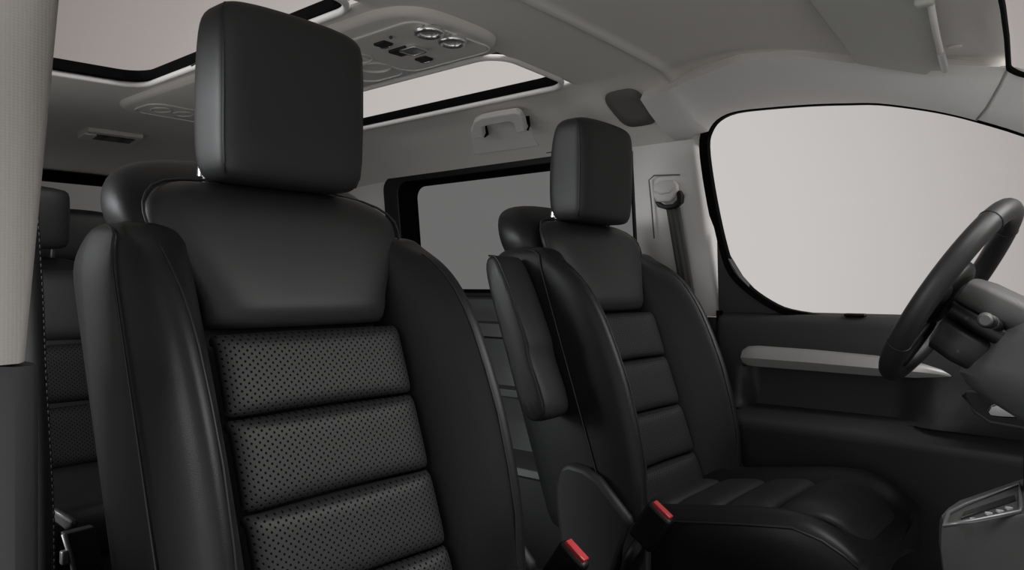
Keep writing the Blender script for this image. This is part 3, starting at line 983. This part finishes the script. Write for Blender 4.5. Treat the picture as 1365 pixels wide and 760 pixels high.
# ================================================================== SEAT BELTS
# far belt hangs from the pillar guide behind the driver seat
bt = empty('seat_belt', W(890, 268, -.02), 'grey seat belt hanging from the far light pillar behind the driver seat', 'seat belt')
o0 = bt.location.copy()
def strap(name, pts, w, wdir, m, parent, th=.0016):
    bm = bmesh.new(); rows = []
    for p in pts:
        p = Vector(p)
        wv = Vector(wdir).normalized() * w / 2
        rows.append([bm.verts.new(p + wv * k) for k in (-1, -.6, -.56, -.2, -.16, .16, .2, .56, .6, 1)])
    off = (0, .0012, .0012, 0, .0012, .0012, 0, .0012, .0012, 0)
    for r_ in rows:
        for v_, k in zip(r_, off): v_.co.y -= k
    for a, b in zip(rows, rows[1:]):
        for i in range(len(a) - 1): bm.faces.new((a[i], a[i + 1], b[i + 1], b[i]))
    return link(name, bm, m, parent, solid=th, soff=0)
strap('webbing', [W(897, 276, -.022) - o0, W(907, 335, -.026) - o0, W(919, 405, -.030) - o0, W(931, 470, -.034) - o0, W(947, 590, -.04) - o0], .042, (1, 0, .1), WEB, bt)
g = [W(*p, -.036) - o0 for p in ((872, 268), (876, 276), (886, 279), (900, 277), (908, 270), (909, 260), (905, 253), (901, 257), (902, 266), (896, 272), (884, 273), (877, 269))]
prism('belt_guide', g, (0, .018, 0), PLASTIC_B, bt, bevel=.003)
ad = [W(*p, -.028) - o0 for p in ((870, 246), (880, 241), (898, 240), (902, 246), (903, 258), (893, 268), (876, 270), (870, 262))]
adj = prism('height_adjuster', ad, (0, .018, 0), TRIM, bt, bevel=.006)
tube('adjuster_grip', [W(*p, -.030) - o0 for p in ((871, 255), (880, 258), (892, 256), (902, 248))], .003, TRIM, adj, n=8)

# near belt hanging behind the near pillar
nb = empty('seat_belt', (-.13, -.755, .9), 'black seat belt with dotted edge stitching hanging behind the near light pillar', 'seat belt')
o1 = nb.location.copy()
ED = [(47, 215), (52, 300), (58, 400), (62, 500), (68, 600), (72, 680), (73, 770), (74, 900)]
EDp = [Vy(*p, -.757) for p in ED]
pts = [p + Vector((.0, 0, 0)) for p in EDp]
bm = bmesh.new()
R0 = [bm.verts.new(p - o1) for p in EDp]; R1 = [bm.verts.new(p - o1 + Vector((-.030, -.022, 0))) for p in EDp]
for i in range(len(R0) - 1): bm.faces.new((R0[i], R0[i + 1], R1[i + 1], R1[i]))
link('webbing', bm, WEB_D, nb, solid=.0016)
bm = bmesh.new()
for a, b in zip(EDp, EDp[1:]):
    L = (b - a).length; n = int(L / .0085)
    for i in range(n):
        p = a.lerp(b, (i + .2) / n) - o1; q = a.lerp(b, (i + .75) / n) - o1
        tube_bm(bm, [p, q], .0012, 5)
link('edge_stitching', bm, STITCH, nb)
tg = [(33, 668), (48, 668), (56, 671), (66, 677), (80, 685), (92, 692), (96, 697), (94, 704), (86, 708), (76, 700), (64, 692), (52, 684), (36, 682)]
tg_ = prism('belt_tongue', [Vy(*p, -.74) - o1 for p in tg], (0, .010, 0), PLASTIC, nb, bevel=.0045)
tube('tongue_edge', [Vy(*p, -.737) - o1 for p in ((44, 669), (58, 673), (76, 683), (92, 693))], .0026, GREYM, tg_, n=8)

# grey floor bracket panel behind the near seat (lower left)
bp = empty('step_panel', Vy(112, 735, -.60), 'small dark panel with a pale metal edge low between near pillar and seat', 'panel')
o2 = bp.location.copy()
prism('panel_face', [Vx(*p, -.30) - o2 for p in ((86, 712), (127, 702), (140, 760), (146, 840), (110, 840), (98, 752))], (-.02, 0, 0), PLASTIC, bp, bevel=.003)
tube('metal_edge', [Vx(*p, -.297) - o2 for p in ((85, 712), (97, 752), (110, 838))], .004, GREYM, bp, n=8)
box('edge_clip', Vx(86, 743, -.298) - o2, (.012, .012, .022), GREYM, bp, bevel=.003)

# ================================================================== OVERHEAD THINGS
CZ = 1.452
oc = empty('overhead_console', (-.7, .0, CZ), 'long grey overhead console between the two glass roof panes', 'overhead console')
rim_ = []
plan = []
for i in range(41):                       # rounded bow front, rounded rear
    t = -math.pi / 2 + math.pi * i / 40
    plan.append((-.22 + .145 * math.copysign(abs(math.cos(t)) ** .75, math.cos(t)), .165 * math.copysign(abs(math.sin(t)) ** .55, math.sin(t))))
for i in range(41):
    t = math.pi / 2 + math.pi * i / 40
    plan.append((-1.28 + .13 * math.copysign(abs(math.cos(t)) ** .75, math.cos(t)), .175 * math.copysign(abs(math.sin(t)) ** .55, math.sin(t))))
secs = []
for dz, f in ((.02, 1.0), (.0, 1.0), (-.010, .985), (-.016, .95), (-.018, .90)):
    fx = 1 - (1 - f) * .25
    secs.append([((x + .7) * fx, y * f, dz) for x, y in plan])
loft('console_shell', secs, CONS, oc, autosmooth=60)
UZ = CZ - .018
def con(px_, py_, d=0.0): return Vz(px_, py_, UZ - d) - Vector((-.7, 0, CZ))
def panel(name, x0, x1, y0, y1, r, d, m, th=.004):
    return prism(name, [(a + .7, b, -.018 - d) for a, b in rrect(x0, x1, y0, y1, r)], (0, 0, th), m, oc, bevel=.0015)
panel('lamp_panel', -.385, -.115, -.105, .135, .035, .003, CONS, .005)
tube('panel_outline', [(a + .7, b, -.020) for a, b in rrect(-.390, -.110, -.110, .140, .038)], .0022, TRIM, oc, n=6, closed=True)
for p in ((572, 40), (603, 52.5)):
    c = con(*p, .004)
    rg = cyl('reading_lamp', c, c + Vector((0, 0, -.005)), .022, LENS, oc, n=32)
    tube('lamp_bezel', [c + Vector((.0255 * math.cos(q), .0255 * math.sin(q), -.005)) for q in [2 * math.pi * k / 32 for k in range(32)]], .0075, BRIGHT, rg, n=8, closed=True)
for p, wx, wy in (((511, 59), .035, .028), ((565, 79), .035, .028)):
    c = con(*p, .005); sb = box('lamp_switch', c, (wx, wy, .006), PLASTIC_B, oc, bevel=.002)
    tube('switch_glint', [c + Vector((-wx * .5, wy * .1, -.002)), c + Vector((-wx * .45, wy * .55, -.002)), c + Vector((wx * .1, wy * .6, -.002))], .002, CHROME, sb, n=6)
c = con(537, 68, .005); box('roof_switch', c, (.055, .040, .008), PLASTIC_B, oc, bevel=.002)
c = con(551, 66, .007); rs = box('roof_switch', c, (.045, .040, .010), BRIGHT, oc, bevel=.004)
tube('switch_bezel', [c + Vector((a, b, -.004)) for a, b in rrect(-.025, .025, -.022, .022, .008)], .002, CHROME, rs, n=6, closed=True)
cyl('sensor', con(521, 50, .004), con(521, 50, .007), .004, PLASTIC_B, oc, n=12)
for p, ra in (((474, 78), .036), ((500, 90), .036)):
    c = con(*p, .002)
    tube('air_vent', [c + Vector((ra * 1.2 * math.cos(q), ra * math.sin(q), 0)) for q in [2 * math.pi * k / 28 for k in range(28)]], .0035, CONS, oc, n=6, closed=True)
tube('panel_outline', [(a + .7, b, -.019) for a, b in rrect(-.55, -.40, -.12, .14, .04)], .002, TRIM, oc, n=6, closed=True)
tube('panel_outline', [(a + .7, b, -.019) for a, b in rrect(-1.36, -1.20, -.13, .13, .05)], .0025, TRIM, oc, n=6, closed=True)
for yy in (-.07, .0, .07):
    c = Vector((-1.28 + .7, yy, -.018))
    tube('air_vent', [c + Vector((.036 * math.cos(q), .026 * math.sin(q), 0)) for q in [2 * math.pi * k / 28 for k in range(28)]], .003, CONS, oc, n=6, closed=True)

# rear ceiling lamp
c0 = Vz(148, 178, 1.42); c0.z = ceil_z(c0.x, c0.y) - .006
rl = empty('ceiling_lamp', c0, 'slim ceiling lamp strip on the headliner at far left', 'lamp')
A1 = Vz(113, 172, c0.z); A2 = Vz(192, 183, c0.z)
dv = (A2 - A1); ang = math.atan2(dv.y, dv.x)
Mz = Matrix.Rotation(ang, 3, 'Z'); L = dv.length
sl = (ceil_z(c0.x + .05, c0.y) - ceil_z(c0.x - .05, c0.y)) / .1
Mz = Matrix.Rotation(-math.atan(sl), 3, 'Y') @ Mz
box('lamp_housing', (0, 0, -.002), (L * .95, .105, .016), CONS, rl, M=Mz, bevel=.004)
for f, w in ((-.22, .05), (.02, .085), (.24, .045)):
    box('lamp_opening', Mz @ Vector((L * f, -.002, -.010)), (w, .055, .004), PLASTIC_B, rl, M=Mz, bevel=.001)
box('lamp_button', Mz @ Vector((-L * .40, 0, -.012)), (.04, .06, .006), TRIM, rl, M=Mz, bevel=.002)

# grab handle on the roof rail above the sliding door window
gz = lambda x, y: Vector((x, y, ceil_z(x, y)))
g0 = gz(-.60, .69)
gh = empty('grab_handle', g0, 'grey moulded grab handle on the roof rail above the sliding door window', 'handle')
gN = (gz(-.60, .72) - gz(-.60, .64)).normalized()      # direction down the slope
gO = gN.cross(Vector((1, 0, 0))).normalized()
if gO.y > 0: gO = -gO
def G(px_, py_, d): return V(px_, py_, g0 + gO * d, gO) - g0
bpl = [G(*p, .004) for p in ((632, 207), (629, 190), (627, 172), (632, 162), (650, 157), (686, 151), (700, 153), (705, 165), (712, 185), (719, 195))]
prism('handle_base', bpl, -gO * .02, TRIM, gh, bevel=.004)
prism('handle_grip', [G(*p, .045) for p in ((631, 186), (628, 173), (631, 163), (640, 158), (660, 154), (686, 150), (693, 153), (698, 163), (701, 176), (688, 178), (684, 165), (680, 163), (650, 168), (643, 170), (645, 184))], -gO * .022, TRIM, gh, bevel=.005)
for q in (((640, 169), (648, 167), (651, 180), (646, 184), (643, 180)), ((697, 157), (705, 156), (706, 170), (704, 175), (700, 172))):
    prism('hinge_recess', [G(*p, .008) for p in q], -gO * .01, RUBBER, gh, bevel=.001)
for q in ((636, 178), (694, 170)):
    c = G(*q, .02); prism('grip_foot', [c + Vector((a, 0, 0)) + gN * b for a, b in ((-.018, -.012), (.018, -.012), (.018, .012), (-.018, .012))], -gO * .03 if False else gO * .004 - gO * .03, TRIM, gh, bevel=.003)

# sun visor
VP0 = Vector((.62, .45, 1.375)); VNn = Vector((.12, .14, 1)).normalized()
vz = lambda px_, py_, d=0.0: V(px_, py_, VP0 - VNn * d, VNn)
so = vz(1170, 40)
sv = empty('sun_visor', so, 'grey sun visor folded up above the driver window', 'sun visor')
body = [vz(*p) - so for p in ((1066, -12), (1142, 86), (1190, 94), (1236, 101), (1242, 95), (1258, 96), (1261, 92), (1250, 55), (1233, -30), (1180, -150), (990, -110))]
vb = prism('visor_body', body, VNn * .018, VISOR, sv, bevel=.005)
tube('visor_rod', [vz(1236, -20, .004) - so, vz(1248, 45, .006) - so, vz(1259, 92, .006) - so], .006, TRIM, sv, n=10)
cyl('rod_tip', vz(1254, 70, .008) - so, vz(1260, 93, .008) - so, .007, SILVER, sv)
box('visor_clip', vz(1232, 3, .01) - so, (.03, .02, .014), VISOR, sv, bevel=.005)
hk = vz(1273, 85, -.01)
hk.z = ceil_z(hk.x, hk.y) + .001
ho = empty('visor_mount', hk, 'tiny grey mount plate on the headliner beside the sun visor tip', 'mount')
box('mount_plate', (0, 0, -.002), (.024, .014, .004), TRIM, ho, bevel=.002)
